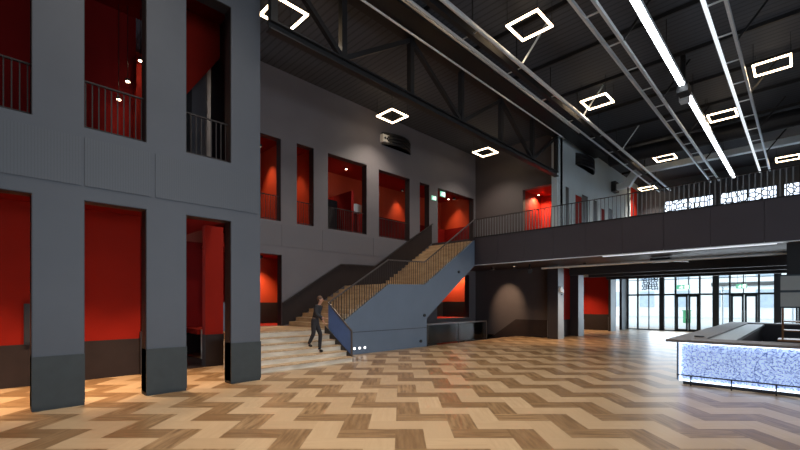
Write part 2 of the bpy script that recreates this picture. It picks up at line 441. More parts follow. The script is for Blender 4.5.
# stair well and back wall of the stair hall
struct(wall(1, 22.3, 22.6, -18, -9.6, -3, 11.5, [(-11.86, -10.09, 5.4, 8.67)]), 'wall_back', 'backw')
struct(B(-12.29, -12.1, 14.08, 22.3, -3, -.3), 'wall_well_right', 'dark')
struct(B(-15.2, -12.1, 13.9, 14.08, -3, -.3), 'wall_well_front', 'dark')
struct(B(-15.2, -12.1, 13.9, 22.3, -3.2, -3), 'floor_well', 'dado')
struct(B(-12.3, -10.0, 22.27, 22.3, 0, 1.0), 'baseboard_back', 'dado')
struct(MB().prism([(-15.2, -2.0), (-15.2, -1.0), (-12.3, 1.0), (-12.3, 0)], 1, 22.27, 22.3), 'baseboard_well', 'dado')
struct(B(-11.86, -10.09, 24.6, 24.8, 5.4, 8.9), 'wall_red_bay_back', 'red')
struct(B(-12.0, -11.86, 22.6, 24.8, 5.4, 8.9), 'wall_red_bay_left', 'red')
struct(B(-12.0, -10.0, 22.6, 24.8, 8.67, 8.9), 'ceiling_red_bay', 'red')
struct(B(-11.2, -10.6, 24.52, 24.6, 5.4, 7.4), 'door_1', 'redd')
# upper floor: bridge and gallery slab
struct(B(-15.2, 9, 17.92, 22.3, 4.02, 5.38), 'floor_bridge', 'fascia')
struct(B(-9.6, 9, 22.3, 37.4, 4.02, 5.38), 'floor_upper', 'softceil')
for n in range(14):
    x = -12.28 + n*1.42
    struct(B(x, x+1.41, 17.90, 17.92, 3.96, 5.36), 'trim_%d' % (n+70), 'fascia')
struct(B(-12.3, 8, 17.86, 17.98, 3.93, 3.96), 'trim_90', 'galv')
struct(B(-12.3, 8, 17.88, 18.0, 5.36, 5.41), 'trim_91', 'blackm')
# pale wall along the upper gallery, right of the back wall
GO = [(23.0, 23.5, 5.38, 8.6), (24.4, 25.4, 5.38, 8.4), (25.4, 26.4, 5.38, 8.6), (27.35, 28.05, 5.38, 8.62), (28.75, 29.5, 5.38, 8.3), (30.25, 31.1, 5.38, 8.55)]
struct(wall(0, -9.9, -9.6, 21.85, 37.4, 5.38, 11.5, GO), 'wall_upper', 'pale')
for n, (g, mt) in enumerate(zip(GO, ('black', 'red', 'black', 'black', 'redd', 'black'))):
    struct(B(-9.70, -9.63, g[0], g[1], g[2], g[3]), 'door_%d' % (n+2), mt)
struct(B(-9.6, -9.57, 35.2, 37.1, 5.38, 11.0), 'trim_92', 'red')
struct(wall(1, 37.2, 37.5, -10, 9, 5.38, 11.5, [(-7.87, -4.67, 6.4, 9.95), (-4.38, -1.24, 6.4, 9.95), (-.99, 2.2, 6.4, 9.95)]), 'wall_far_upper', 'grey')
for n, (a, b) in enumerate([(-7.87, -4.67), (-4.38, -1.24), (-.99, 2.2)]):
    w = struct(B(a, b, 37.3, 37.34, 6.4, 9.95), 'window_%d' % (n+1), 'lat')
    fr = MB()
    for z in (6.4, 8.1, 9.87): fr.box(a, b, 37.22, 37.36, z, z+.08)
    for x in (a, (a+b)/2-.04, b-.08): fr.box(x, x+.08, 37.22, 37.36, 6.4, 9.95)
    struct(fr, 'window_frame', 'frame', w)
# ground floor columns and red bays below the gallery
for n, (a, b) in enumerate([(21.8, 22.5), (24.6, 25.4), (30.3, 31.3), (32.7, 34.0)]):
    x0 = -10.1 if n < 2 else -9.66
    struct(B(x0, -9.5, a, b, 0, 4.02), 'wall_column_%d' % (n+1), 'palecol')
    struct(B(x0-.01, -9.488, a-.012, b+.012, .0, 1.0), 'baseboard_column_%d' % (n+1), 'palecol')
    struct(B(x0, -9.52, a-.015, a, 0, 4.0), 'trim_%d' % (n+93), 'dark')
struct(B(-10.4, -10.0, 22.6, 24.6, 1.0, 4.02), 'wall_bay', 'red')
struct(B(-10.4, -9.98, 22.6, 24.6, 0, 1.0), 'baseboard_bay', 'dado')
struct(B(-14, -9.66, 31.1, 31.4, 1.15, 3.86), 'wall_red_far', 'red')
struct(B(-14, -9.66, 31.08, 31.4, 0, 1.15), 'baseboard_red_far', 'dado')
struct(B(-14, -9.66, 31.05, 31.4, 3.86, 4.02), 'trim_98', 'pale')
struct(B(-14.2, -14, 22.6, 34, 0, 4.02), 'wall_corridor_left', 'redd')
struct(B(-14.2, -9.6, 22.6, 34, 4.02, 4.2), 'ceiling_corridor', 'pale')
struct(B(-10.1, -9.9, 31.4, 32.7, 0, 4.02), 'wall_recess', 'black')
# hall walls outside the picture
struct(B(9, 9.3, -4, 37.6, 0, 11.8), 'wall_right', 'grey')
struct(B(-18, 9.3, -4.3, -4, 0, 11.8), 'wall_front', 'grey')

# ------------------------------------------------------------------ glazed entrance
FX0, FX1 = -9.5, 4.2
mull = [(-9.46, .09), (-8.79, .08), (-7.25, .30), (-6.42, .09), (-5.03, .09), (-4.16, .34), (-3.43, .09), (-2.0, .10), (-1.14, .34), (-.3, .09), (1.1, .09), (2.2, .34), (4.1, .1)]
fr = B(FX0, FX1, 33.94, 34.1, 2.5, 2.62).box(FX0, FX1, 33.9, 34.14, 3.86, 4.02).box(FX0, FX1, 33.96, 34.08, 0, .06)
for x, w in mull: fr.box(x-w/2, x+w/2, 33.9, 34.12, 0, 4.0)
for x in (-8.07, -5.65, -2.75, .4): fr.box(x-.025, x+.025, 33.97, 34.05, 2.62, 3.9)
fr.box(-8.1, -8.04, 33.97, 34.05, 0, 2.5)
fr.box(FX0, FX1, 33.97, 34.05, 3.62, 3.66)
w = struct(fr, 'window_4', 'frame')
struct(B(FX0, FX1, 34.0, 34.015, .05, 3.9), 'window_pane', 'glass', w)
for n, (a, b) in enumerate([(-6.36, -5.69), (-5.66, -5.08), (-3.37, -2.72), (-2.69, -2.06), (-.24, .38), (.41, 1.04)]):
    d = B(a, a+.11, 33.88, 33.96, .01, 2.5).box(b-.11, b, 33.88, 33.96, .01, 2.5).box(a, b, 33.88, 33.96, .01, .16).box(a, b, 33.88, 33.96, 2.38, 2.5)
    d = struct(d, 'door_%d' % (n+10), 'frame')
    h = MB().tube((b-.06 if n % 2 == 0 else a+.06, 33.8, .9), (b-.06 if n % 2 == 0 else a+.06, 33.8, 1.5), .018, 8)
    h.tube((b-.06 if n % 2 == 0 else a+.06, 33.8, .95), (b-.06 if n % 2 == 0 else a+.06, 33.9, .95), .012, 8)
    h.tube((b-.06 if n % 2 == 0 else a+.06, 33.8, 1.45), (b-.06 if n % 2 == 0 else a+.06, 33.9, 1.45), .012, 8)
    h.build('door_handle', 'steel', d)
# street outside
struct(B(-70, 60, 37.6, 130, -.15, -.02).box(-14, 9.3, 34.1, 37.6, -.15, -.02), 'ground', 'pave')
bd = thing('building', 'pale rendered building across the street seen through the entrance glass', 'building', (-10, 66, 0))
B(-60, 20, 66, 78, 0, 13).build('facade', 'bldg', bd)
for i in range(9):
    for z in (1.4, 5.2, 9.0):
        wb = B(-21+i*4.2, -19.2+i*4.2, 65.9, 66.05, z, z+2.2).build('window', 'bwin', bd)
tag(B(-8.45, -7.9, 48, 48.6, 0, 1.15).box(-8.5, -7.85, 47.95, 48.65, 1.15, 1.25).build('litter_bin', 'binm'), 'green litter bin on the pavement outside the glass entrance', 'bin')
cp = thing('canopy', 'pale flat entrance canopy on slim posts outside the glass doors', 'canopy', (-2, 40, 0))
B(-5.2, 4, 40, 44, 3.25, 3.55).build('canopy_roof', 'galv', cp)
for x in (-4.9, -.6): MB().tube((x, 43.7, 0), (x, 43.7, 3.25), .09, 10).build('post', 'galv', cp)

# ------------------------------------------------------------------ main staircase
R = 1.04/6
st = thing('staircase', 'main oak staircase climbing the grey wall to the bridge, with blue grey side', 'staircase', (-12.5, 8.7, 0))
for k in range(1, 6):
    sp_ = B(-12.45, -10.82-.33*(k-1), 5.0, 8.635, R*(k-1), R*k-.035).build('step', 'oakstep', st)
    B(-12.45, -10.8-.33*(k-1), 5.0, 8.64, R*k-.035, R*k).build('tread', 'oaktread', sp_)
sp_ = B(-15.19, -12.47, 5.3, 8.77, .0, 1.005).build('landing', 'oakstep', st)
B(-15.19, -12.45, 5.3, 8.77, 1.005, 1.04).build('tread', 'oaktread', sp_)
ra = (2.78-1.04)/10
for j in range(1, 10):
    y = 8.77+.32*(j-1); B(-15.19, -12.36, y, y+.36, 1.04+ra*(j-1)+.004, 1.04+ra*j).build('step', 'oaktread', st)
B(-15.19, -12.36, 11.65, 14.02, 2.62, 2.78).build('landing', 'oaktread', st)
rb = (5.38-2.78)/15
for j in range(1, 15):
    y = 14.0+.28*(j-1); B(-15.19, -12.36, y, y+.32, 2.78+rb*(j-1)+.004, 2.78+rb*j).build('step', 'oaktread', st)
MB().prism([(8.78, 0.0), (14.08, 0.0), (14.08, 1.29), (17.9, 3.90), (17.9, 5.1), (14.05, 2.6), (11.7, 2.6), (8.78, .9)], 0, -15.18, -12.37).build('carriage', 'dark', st)
MB().prism([(8.70, 0.0), (14.08, 0.0), (14.08, 1.29), (17.88, 3.93), (17.88, 5.25), (13.98, 2.82), (11.70, 2.76), (9.4, 1.30), (8.70, 1.0)], 0, -12.355, -12.24).build('side_panel', 'blue', st)
MB().prism([(8.70, 0.85), (14.09, .85), (14.09, .87), (8.70, .87)], 0, -12.241, -12.232).build('seam', 'dark', st)
# balustrade on the open side
pr = [(8.72, 2.0), (11.72, 3.78), (13.98, 3.84), (17.9, 6.32)]
pb = [(8.72, 1.0), (9.4, 1.28), (11.70, 2.74), (13.98, 2.80), (17.9, 5.23)]
def interp(pl, y):
    for (a, b), (c, d) in zip(pl, pl[1:]):
        if a <= y <= c: return b+(d-b)*(y-a)/(c-a)
    return pl[-1][1]
hr = MB()
for (a, b), (c, d) in zip(pr, pr[1:]): hr.bar((-12.3, a, b), (-12.3, c, d), .05, .045)
bal = hr.build('handrail', 'handrail', st)
n = 74
for i in range(n):
    y = 8.80 + (17.85-8.80)*i/(n-1)
    MB().bar((-12.3, y, interp(pb, y)-.02), (-12.3, y, interp(pr, y)), .012, .03, up=(0, 1, 0)).build('baluster', 'rail', bal)
br = MB().bar((-10.92, 8.68, 1.03), (-12.28, 8.68, 2.0), .05, .045).bar((-10.92, 8.68, 0), (-10.92, 8.68, 1.03), .05, .05)
blue = br.build('handrail', 'handrail', st)
MB().prism([(-12.26, 1.1), (-12.26, 1.95), (-10.95, 1.0), (-10.95, .10)], 1, 8.675, 8.685).build('infill', 'bluerail', blue, 'blue metal infill')
for i in range(12):
    x = -11.02 - i*.11; zt = 1.03+(-10.92-x)*.713
    MB().bar((x, 8.68, zt-.9), (x, 8.68, zt), .014, .045, up=(1, 0, 0)).build('baluster', 'bluerail', blue)
MB().prism([(-12.45, 0), (-12.45, 1.15), (-10.84, .17), (-10.84, 0)], 1, 8.642, 8.672).build('stringer', 'jamb', st)
# dado and handrail on the wall side
struct(MB().prism([(8.47, 1.05), (8.9, 1.15), (11.65, 2.79), (14.0, 2.79), (17.9, 5.4), (17.9, 6.5), (16.0, 5.38), (13.5, 3.80), (11.4, 3.76), (8.47, 1.98)], 0, -15.2, -15.17), 'baseboard_stair', 'dado')
wr = MB()
for p, q in (((8.47, 1.98), (11.4, 3.76)), ((11.4, 3.76), (13.5, 3.80)), ((13.5, 3.80), (17.9, 6.5))): wr.bar((-15.12, *p), (-15.12, *q), .05, .04)
wh = wr.build('wall_handrail', 'rail', st)
for y, z in ((9.2, 2.39), (11.2, 3.6), (12.5, 3.78), (14.5, 4.38), (17.0, 5.92)):
    MB().bar((-15.2, y, z-.05), (-15.12, y, z-.03), .02).build('bracket', 'rail', wh)
# small fittings on the stair side
lens = emit('step_light', (1, .95, .9), 2.5)
for k, y in enumerate((9.86, 10.12, 10.38)):
    tag(B(-12.24, -12.222, y-.035, y+.035, .20, .27).build('marker_light', lens), ['leftmost', 'middle', 'rightmost'][k] + ' of three small white lights low on the stair side', 'light', 'marker lights on the stair side')
for y, z, lb in ((16.48, 3.52, 'black round fitting high on the sloping stair side'), (13.65, .27, 'black round fitting low at the right end of stair side'), (13.9, 1.42, 'black round fitting at the corner where the stair side slopes')):
    tag(MB().tube((-12.24, y, z), (-12.19, y, z), .07, 14).build('wall_fitting', 'black'), lb, 'fitting')

# lower stair in the well and the balustrade around it
ls = thing('basement_stair', 'dark stair descending in the well beside the back wall', 'staircase', (-13, 21.2, -1))
for k in range(9):
    B(-12.31-.3*k-.3, -12.31-.3*k, 20.4, 22.26, -.19*(k+2), -.19*(k+1)).build('step', 'dado', ls)
gb = thing('glass_balustrade', 'glass balustrade with steel rail along the stair well', 'railing', (-12.3, 16.5, 0))
MB().bar((-12.26, 14.1, 1.0), (-12.26, 19.0, 1.0), .06, .05).build('top_rail', 'handrail', gb)
for y in (14.14, 16.5, 18.75, 19.0): B(-12.285, -12.235, y-.025, y+.025, 0, .98).build('post', 'handrail' if y == 19.0 else 'rail', gb)
for a, b in ((14.18, 16.46), (16.54, 18.72)): B(-12.268, -12.252, a, b, .08, .95).build('pane', 'tglass', gb)

# ------------------------------------------------------------------ balcony railings
def railing_y(x, a, b, z0, z1, label, group, sp=.105, mat='rail', mesh=False):
    t = thing('balcony_railing', label, 'railing', (x, (a+b)/2, z0), group)
    MB().bar((x, a, z1), (x, b, z1), .045, .03).build('top_rail', mat, t)
    MB().bar((x, a, z0+.08), (x, b, z0+.08), .03, .02).build('bottom_rail', mat, t)
    n = max(2, int((b-a)/sp))
    for i in range(n):
        y = a+(b-a)*(i+.5)/n
        MB().bar((x, y, z0), (x, y, z1), .012, .02, up=(0, 1, 0)).build('baluster', mat, t)
    return t
railing_y(-10.2, -.5, .57, 5.42, 6.41, 'black bar railing in the leftmost upper opening, cut by the picture edge', 'railings in the pillar openings')
railing_y(-10.2, 1.32, 2.39, 5.42, 6.41, 'black bar railing in the upper opening with three small lights behind', 'railings in the pillar openings')
railing_y(-10.2, 3.17, 4.2, 5.42, 6.41, 'black bar railing in the upper opening below a sloping red ceiling', 'railings in the pillar openings')
G = 'railings in the stair wall openings'
railing_y(-15.35, 7.45, 8.42, 5.32, 6.35, 'black bar railing in the narrow opening right beside the grey pillar', G)
railing_y(-15.35, 9.15, 9.99, 5.32, 6.3, 'black bar railing in the second narrow opening from the pillar', G)
railing_y(-15.35, 10.73, 13.02, 5.32, 6.35, 'black bar railing in the wide opening with the pale lit desk', G)
railing_y(-15.35, 13.82, 16.08, 5.32, 6.3, 'black bar railing in the wide opening left of the top of stairs', G)
bt = thing('bridge_railing', 'long dark bar railing along the edge of the upper bridge', 'railing', (-6, 17.95, 5.4))
MB().bar((-12.28, 17.95, 6.33), (8, 17.95, 6.33), .05, .03).build('top_rail', 'rail', bt)
for i in range(80):
    x = -12.25+i*.152
    MB().bar((x, 17.95, 5.38), (x, 17.95, 6.33), .014, .03, up=(1, 0, 0)).build('baluster', 'bridgerail', bt)
m_ = MB()
for i in range(50):
    x = -12.25+(80+i)*.152
    m_.bar((x, 17.95, 5.38), (x, 17.95, 6.33), .014, .03, up=(1, 0, 0))
o = m_.build('balusters', 'rail', bt); o['kind'] = 'stuff'
t = railing_y(-12.3, 17.95, 18.0, 5.38, 6.33, 'short end post where the stair balustrade meets the bridge railing', 'x'); del t['group']

# ------------------------------------------------------------------ roof truss and services under the ceiling
tr = thing('roof_truss', 'deep black steel truss between the hall and the stair hall', 'truss', (-9.8, 13, 8.8))
B(-9.72, -9.48, 4.97, 21.84, 8.86, 8.9).box(-9.62, -9.58, 4.97, 21.84, 8.9, 9.08).box(-9.72, -9.48, 4.97, 21.84, 9.08, 9.12).build('bottom_chord', 'blackm', tr)
B(-9.8, -9.4, 4.97, 21.84, 11.05, 11.1).box(-9.64, -9.56, 4.97, 21.84, 11.1, 11.4).box(-9.8, -9.4, 4.97, 21.84, 11.4, 11.45).build('top_chord', 'blackm', tr)
ys = [4.97+.12, 7.3, 10.2, 13.1, 16.05, 19.0, 21.75]
for y in ys: B(-9.69, -9.51, y-.09, y+.09, 9.12, 11.05).build('vertical', 'blackm', tr)
for i in range(6):
    a, b = ys[i], ys[i+1]
    p, q = ((a, 11.0), (b, 9.12)) if i % 2 == 0 else ((a, 9.12), (b, 11.0))
    MB().bar((-9.6, *p), (-9.6, *q), .14, .14).build('diagonal', 'blackm', tr)
for i in range(12):
    y = 4.2+2.85*i-2.85
    tag(B(-9.5, 9, y-.035, y+.035, 11.36, 11.5).build('ceiling_beam', 'blackm'), 'thin black beam crossing under the dark ribbed hall ceiling', 'beam', 'black beams under the hall ceiling')
GT = 'cable trays under the hall ceiling'
def ladder(x0, x1, z, y0, y1, label, rung=1.9, mat='galv', braces=(), glow=False):
    t = thing('cable_tray', label, 'cable tray', ((x0+x1)/2, (y0+y1)/2, z), GT)
    for x in (x0, x1): B(x-.04, x+.04, y0, y1, z-.06, z+.06).build('side_rail', 'rail_glow' if glow and x == x0 else mat, t)  # one side rail can take a weak white emission of its own
    y = y0+.5
    while y < y1:
        MB().bar((x0, y, z), (x1, y, z), .05, .03).build('rung', mat, t); y += rung
    for y in braces:
        MB().bar((x1, y, z), (x1+.9, y+.2, 11.45), .06).build('brace', 'blackm', t)
    return t
ladder(-1.95, -1.50, 10.2, 4, 34, 'rightmost silver cable ladder under the hall ceiling', braces=(16.5, 21, 25.5, 30), glow=True)
ladder(-4.5, -4.05, 10.2, 4, 34.5, 'silver cable ladder just left of the white light strip', braces=(14, 19, 24, 29))
t1 = thing('service_rail', 'bright tube and black rail running along the left of hall ceiling', 'conduit', (-7, 18, 10.2))
MB().tube((-6.95, 3, 10.2), (-6.95, 35, 10.2), .07, 10).build('bright_tube', 'galv', t1)
B(-7.3, -7.15, 3, 35, 10.1, 10.35).build('black_rail', 'blackm', t1)
MB().tube((-7.62, 3, 10.2), (-7.62, 35, 10.2), .045, 10).build('thin_tube', 'galv', t1)
for i in range(11):
    y = 5+i*2.7
    MB().bar((-7.2, y, 10.2), (-7.2, y, 11.4), .03).build('hanger', 'blackm', t1)
    MB().bar((-7.62, y, 10.2), (-6.95, y, 10.2), .03).build('cross_bar', 'galv', t1)
for y in (13, 18.5, 24): MB().bar((-6.95, y, 10.25), (-6.2, y+.3, 11.45), .05).build('brace', 'galv', t1)
for x, lb in ((-8.35, 'thin grey conduit under the ceiling left of the bright tube'), (-9.2, 'thin grey conduit running beside the top of the black truss')):
    tag(MB().tube((x, 3, 10.86), (x, 21.7, 10.86), .035, 8).build('conduit', 'galv'), lb, 'conduit')
bx = thing('duct', 'wide dark duct running along beside the black roof truss', 'duct', (-8.9, 15, 11.2))
B(-9.3, -8.6, 3, 26.6, 10.98, 11.34).build('duct_body', 'ductd', bx)
GL = 'white light strips under the hall ceiling'
for y0, y1, lb in ((3, 18.45, 'near run of the bright white light strip under the ceiling'), (19.6, 34.4, 'far run of the bright white light strip under the ceiling')):
    t = thing('light_strip', lb, 'ceiling light', (-3.28, (y0+y1)/2, 10.25), GL)
    B(-3.39, -3.17, y0, y1, 10.24, 10.36).build('housing', 'galv', t)
    d = B(-3.36, -3.20, y0+.02, y1-.02, 10.20, 10.24).build('diffuser', 'strip', t)
    y = y0+1
    while y < y1: MB().bar((-3.28, y, 10.36), (-3.28, y, 11.5), .02).build('hanger', 'blackm', t); y += 3
jb = thing('junction_box', 'black box in the gap between the two white light strips', 'box', (-3.28, 19, 10.2))
B(-3.46, -3.10, 18.5, 19.1, 10.0, 10.32).build('body', 'black', jb); B(-3.5, -3.2, 19.1, 19.5, 9.9, 10.15).build('projector', 'galv', jb)
B(-3.36, -3.2, 18.6, 18.7, 10.32, 11.5).build('bracket', 'black', jb)
# ducts crossing the far end
dk = MB().tube((-8.6, 27.3, 10.88), (8.8, 27.3, 10.88), .42, 18)
for k in range(9): dk.tube((-8+k*1.9, 27.3, 10.88), (-7.94+k*1.9, 27.3, 10.88), .44, 18)
tag(dk.build('round_duct', 'ductd', smooth=False), 'big round black duct crossing under the far ceiling', 'duct')
dw = thing('air_duct', 'white duct with a downward bend at the far end of the hall', 'duct', (0, 31, 10.9))
B(-7.7, 8.8, 30.8, 31.2, 10.7, 11.05).build('straight_run', 'duct', dw)
MB().prism([(-7.7, 10.7), (-7.7, 11.05), (-8.35, 10.95), (-8.8, 10.35), (-9.45, 10.2), (-9.45, 9.85), (-8.5, 9.95), (-8.1, 10.55)], 1, 30.8, 31.2).build('elbow', 'duct', dw)
B(-9.58, -9.3, 30.6, 31.4, 9.75, 10.45).build('outlet', 'ductd', dw)
tag(MB().tube((-8.62, 31, 5.38), (-8.62, 31, 9.93), .04, 8).build('pole', 'black'), 'thin black pole from the bridge floor up to the white duct', 'pole')
# pendants: square LED frames
def square_lamp():
    t = thing('square_pendant', 'x', 'ceiling light', (0, 0, 10.7), 'square light frames')
    h, w = .5, .06
    lm = M['lamp']
    fr = MB()
    for a in (-1, 1):
        fr.box(a*h-w/2, a*h+w/2, -h-w/2, h+w/2, 10.74, 10.79); fr.box(-h+w/2, h-w/2, a*h-w/2, a*h+w/2, 10.74, 10.79)
    fr.build('frame', 'blackm', t)
    for a in (-1, 1):
        B(a*h-w/2, a*h+w/2, -h-w/2, h+w/2, 10.69, 10.74).build('light_bar', lm, t)
        B(-h+w/2, h-w/2, a*h-w/2, a*h+w/2, 10.69, 10.74).build('light_bar', lm, t)
    for a in (-1, 1):
        for b in (-1, 1): MB().bar((a*h, b*h, 10.79), (a*h, b*h, 11.5), .012).build('hanger', 'blackm', t)
    d = bpy.data.lights.new('pendant_light', 'SPOT'); d.energy = 420; d.color = (1.0, .86, .70); d.spot_size = math.radians(120); d.spot_blend = 1.0; d.shadow_soft_size = .03
    o = bpy.data.objects.new('pendant_light', d); COL.objects.link(o); o.parent = t; o.location = (0, 0, .02)
    return t
LP = [(-6.15, 12.0, 'large square light frame nearest the middle top of the hall ceiling'),
      (-6.38, 18.6, 'square light frame second from front beside the bright ceiling tube'),
      (-.83, 20.3, 'square light frame right of the rightmost cable ladder, nearest of those'),
      (-2.7, 24.1, 'square light frame between the white strip and the rightmost cable ladder'),
      (-5.95, 28.7, 'small square light frame just in front of the white duct, left of the cable ladder'),
      (-.7, 34.0, 'small square light frame at the right edge below the white duct'),
      (-8.5, 35.5, 'smallest square light frame, far off by the red panel above the bridge'),
      (-13.7, 13.3, 'square light frame in the stair hall above the curved wall vent'),
      (-13.15, 20.3, 'square light frame at the back end of the stair hall'),
      (-11.2, 6.3, 'big square light frame cut by the grey pillar at the top left')]
p0 = square_lamp()
for i, (x, y, lb) in enumerate(LP):
    if i == 0: p0.location = (x, y, 10.7); p0['label'] = lb
    else: dup(p0, (x, y, 10.7), lb)

# curved air vents
def vent(x, y0, y1, z0, z1, label, mat, box):
    t = thing('air_vent', label, 'vent', (x, (y0+y1)/2, z0), 'curved wall vents')
    n = 10; L = y1-y0
    for s in range(4):
        za = z0+(z1-z0)*s/4; zb = za+(z1-z0)/4*.72
        out = [(x+.05+.42*math.sin(math.pi*k/n)**.8, y0+L*k/n) for k in range(n+1)]
        m = MB()
        m.prism(out + [(x+.01, y1), (x+.01, y0)], 2, za, zb)
        m.build('louvre', mat, t)
    m = MB(); m.prism([(x+.03+.34*math.sin(math.pi*k/n)**.8, y0+L*k/n) for k in range(n+1)] + [(x, y1), (x, y0)], 2, z0, z1)
    m.build('core', 'black', t)
    if box:
        b = B(x, x+.22, y0-.1, y0+.5, z0+.1, z0+.46).build('control_box', 'whitep', t)
        for k in range(3): MB().tube((x+.22, y0+.05+k*.15, z0+.28), (x+.235, y0+.05+k*.15, z0+.28), .06, 10).build('port', 'black', b)
vent(-15.2, 14.0, 16.1, 10.0, 10.62, 'black curved louvred vent with pale box on the stair hall wall', 'black', True)
vent(-9.6, 24.4, 27.2, 10.15, 10.85, 'black curved louvred vent on the pale upper wall', 'ductd', False)

# ------------------------------------------------------------------ lights in the red rooms (downlights)
def spotlight(loc, power, col, deg=70, blend=.8):
    d = bpy.data.lights.new('downlight_beam', 'SPOT'); d.energy = power; d.color = col; d.spot_size = math.radians(deg); d.spot_blend = blend
    d.shadow_soft_size = .05
    return d
def downlight(loc, label, power, group, deg=80, vis=True, tilt=(0, 0, 0), stem=None):
    x, y, z = loc
    t = thing('downlight', label, 'ceiling light', (x, y, z-.08), group)
    if stem: MB().tube((x, y, z), (x, y, stem), .008, 6).build('rod', 'black', t)
    if vis:
        MB().tube((x, y, z-.07), (x, y, z), .06, 12).build('can', 'black', t)
        MB().tube((x, y, z-.08), (x, y, z-.07), .05, 12).build('lens', 'spot', t)
    else:
        m = MB()
        for k in range(14):
            a = 2*math.pi*k/14; b = 2*math.pi*(k+1)/14
            m.bar((x+.085*math.cos(a), y+.085*math.sin(a), z-.06), (x+.085*math.cos(b), y+.085*math.sin(b), z-.06), .012, .12)
        m.build('can', 'black', t); MB().tube((x, y, z-.02), (x, y, z), .075, 12).build('lens', 'spot', t)
    d = spotlight(loc, power, (1.0, .68, .42), deg)
    o = bpy.data.objects.new('downlight_beam', d); COL.objects.link(o); o.parent = t; o.location = (0, 0, -.02 if vis else 0); o.rotation_euler = tilt
    return t
GG = 'downlights in the gallery behind the pillars'
downlight((-13.2, 3.0-.0, 8.83), 'nearest of three small lights in the dark red upper opening', 6, GG, stem=10.2)
downlight((-13.3, 2.72, 8.18), 'middle of three small lights in the dark red upper opening', 6, GG, stem=10.2)
downlight((-13.4, 2.53, 7.65), 'lowest of three small lights in the dark red upper opening', 6, GG, stem=10.2)
GP = 'downlights in the red rooms'
for x, y, lb, pw in ((-16.8, 13.0, 'small downlight over the pale desk in the wide upper opening', 60), (-16.85, 14.6, 'small downlight at the left of the upper opening by the stairs', 70),
                 (-16.77, 18.2, 'small downlight inside the narrow upper opening at the stair top', 40), (-16.87, 21.6, 'small downlight inside the rightmost opening above the stair top', 60),
                 (-17.55, 17.9, 'ceiling spot lighting the orange-tinted red wall of the opening by the stairs', 90), (-16.5, 21.75, 'ceiling spot lighting the orange-tinted red wall of the stair top opening', 60),
                 (-17.0, 8.4, 'ceiling spot glowing down the wall in the first narrow upper opening', 110), (-17.0, 9.7, 'ceiling spot glowing down the wall in the second narrow upper opening', 80),
                 (-17.3, 11.6, 'ceiling spot at the left of the wide upper opening', 70)):
    downlight((x, y, 8.95), lb, pw*1.1, GP, 75, vis='small' in lb)
for x, y, lb, pw in ((-17.3, 8.6, 'ceiling spot over the red corridor beside the lowest landing', 90), (-17.3, 6.8, 'ceiling spot in the corridor behind the red pier', 90), (-16.15, 21.85, 'ceiling spot in the red room below the stair flight', 60), (-17.1, 21.85, 'ceiling spot further left in the red room below the flight', 50)):
    downlight((x, y, 4.1), lb, pw*2.2, GP, 115, vis=False)
downlight((-16.4, 21.7, .37), 'ceiling spot in the basement red room', 90, GP, vis=False)
for k, y in enumerate((-1.5, 0, 1.6, 3.2)):
    downlight((-11.6, y, 4.4), ['first', 'second', 'third', 'fourth'][k] + ' ceiling spot along the passage behind the pillars', 420, 'downlights in the passage', 72, vis=False)
downlight((-12.8, 20.5, 4.02), 'ceiling spot lighting the dark back wall under the bridge', 340, 'downlights under the bridge', 54, vis=False, tilt=(math.radians(43), 0, 0))
downlight((-11.6, 23.8, 8.67), 'ceiling spot in the red bay above the bridge', 260, GP, 150)
downlight((-11.5, 29.3, 4.02), 'ceiling spot lighting the far red wall by the entrance', 420, 'downlights under the bridge', 110, vis=False)
downlight((-10.9, 19.6, 4.02), 'ceiling spot under the bridge left of the pale column', 230, 'downlights under the bridge', 110, vis=False)
downlight((-8.0, 21.5, 4.02), 'ceiling spot under the bridge before the red bay', 230, 'downlights under the bridge', 110, vis=False)
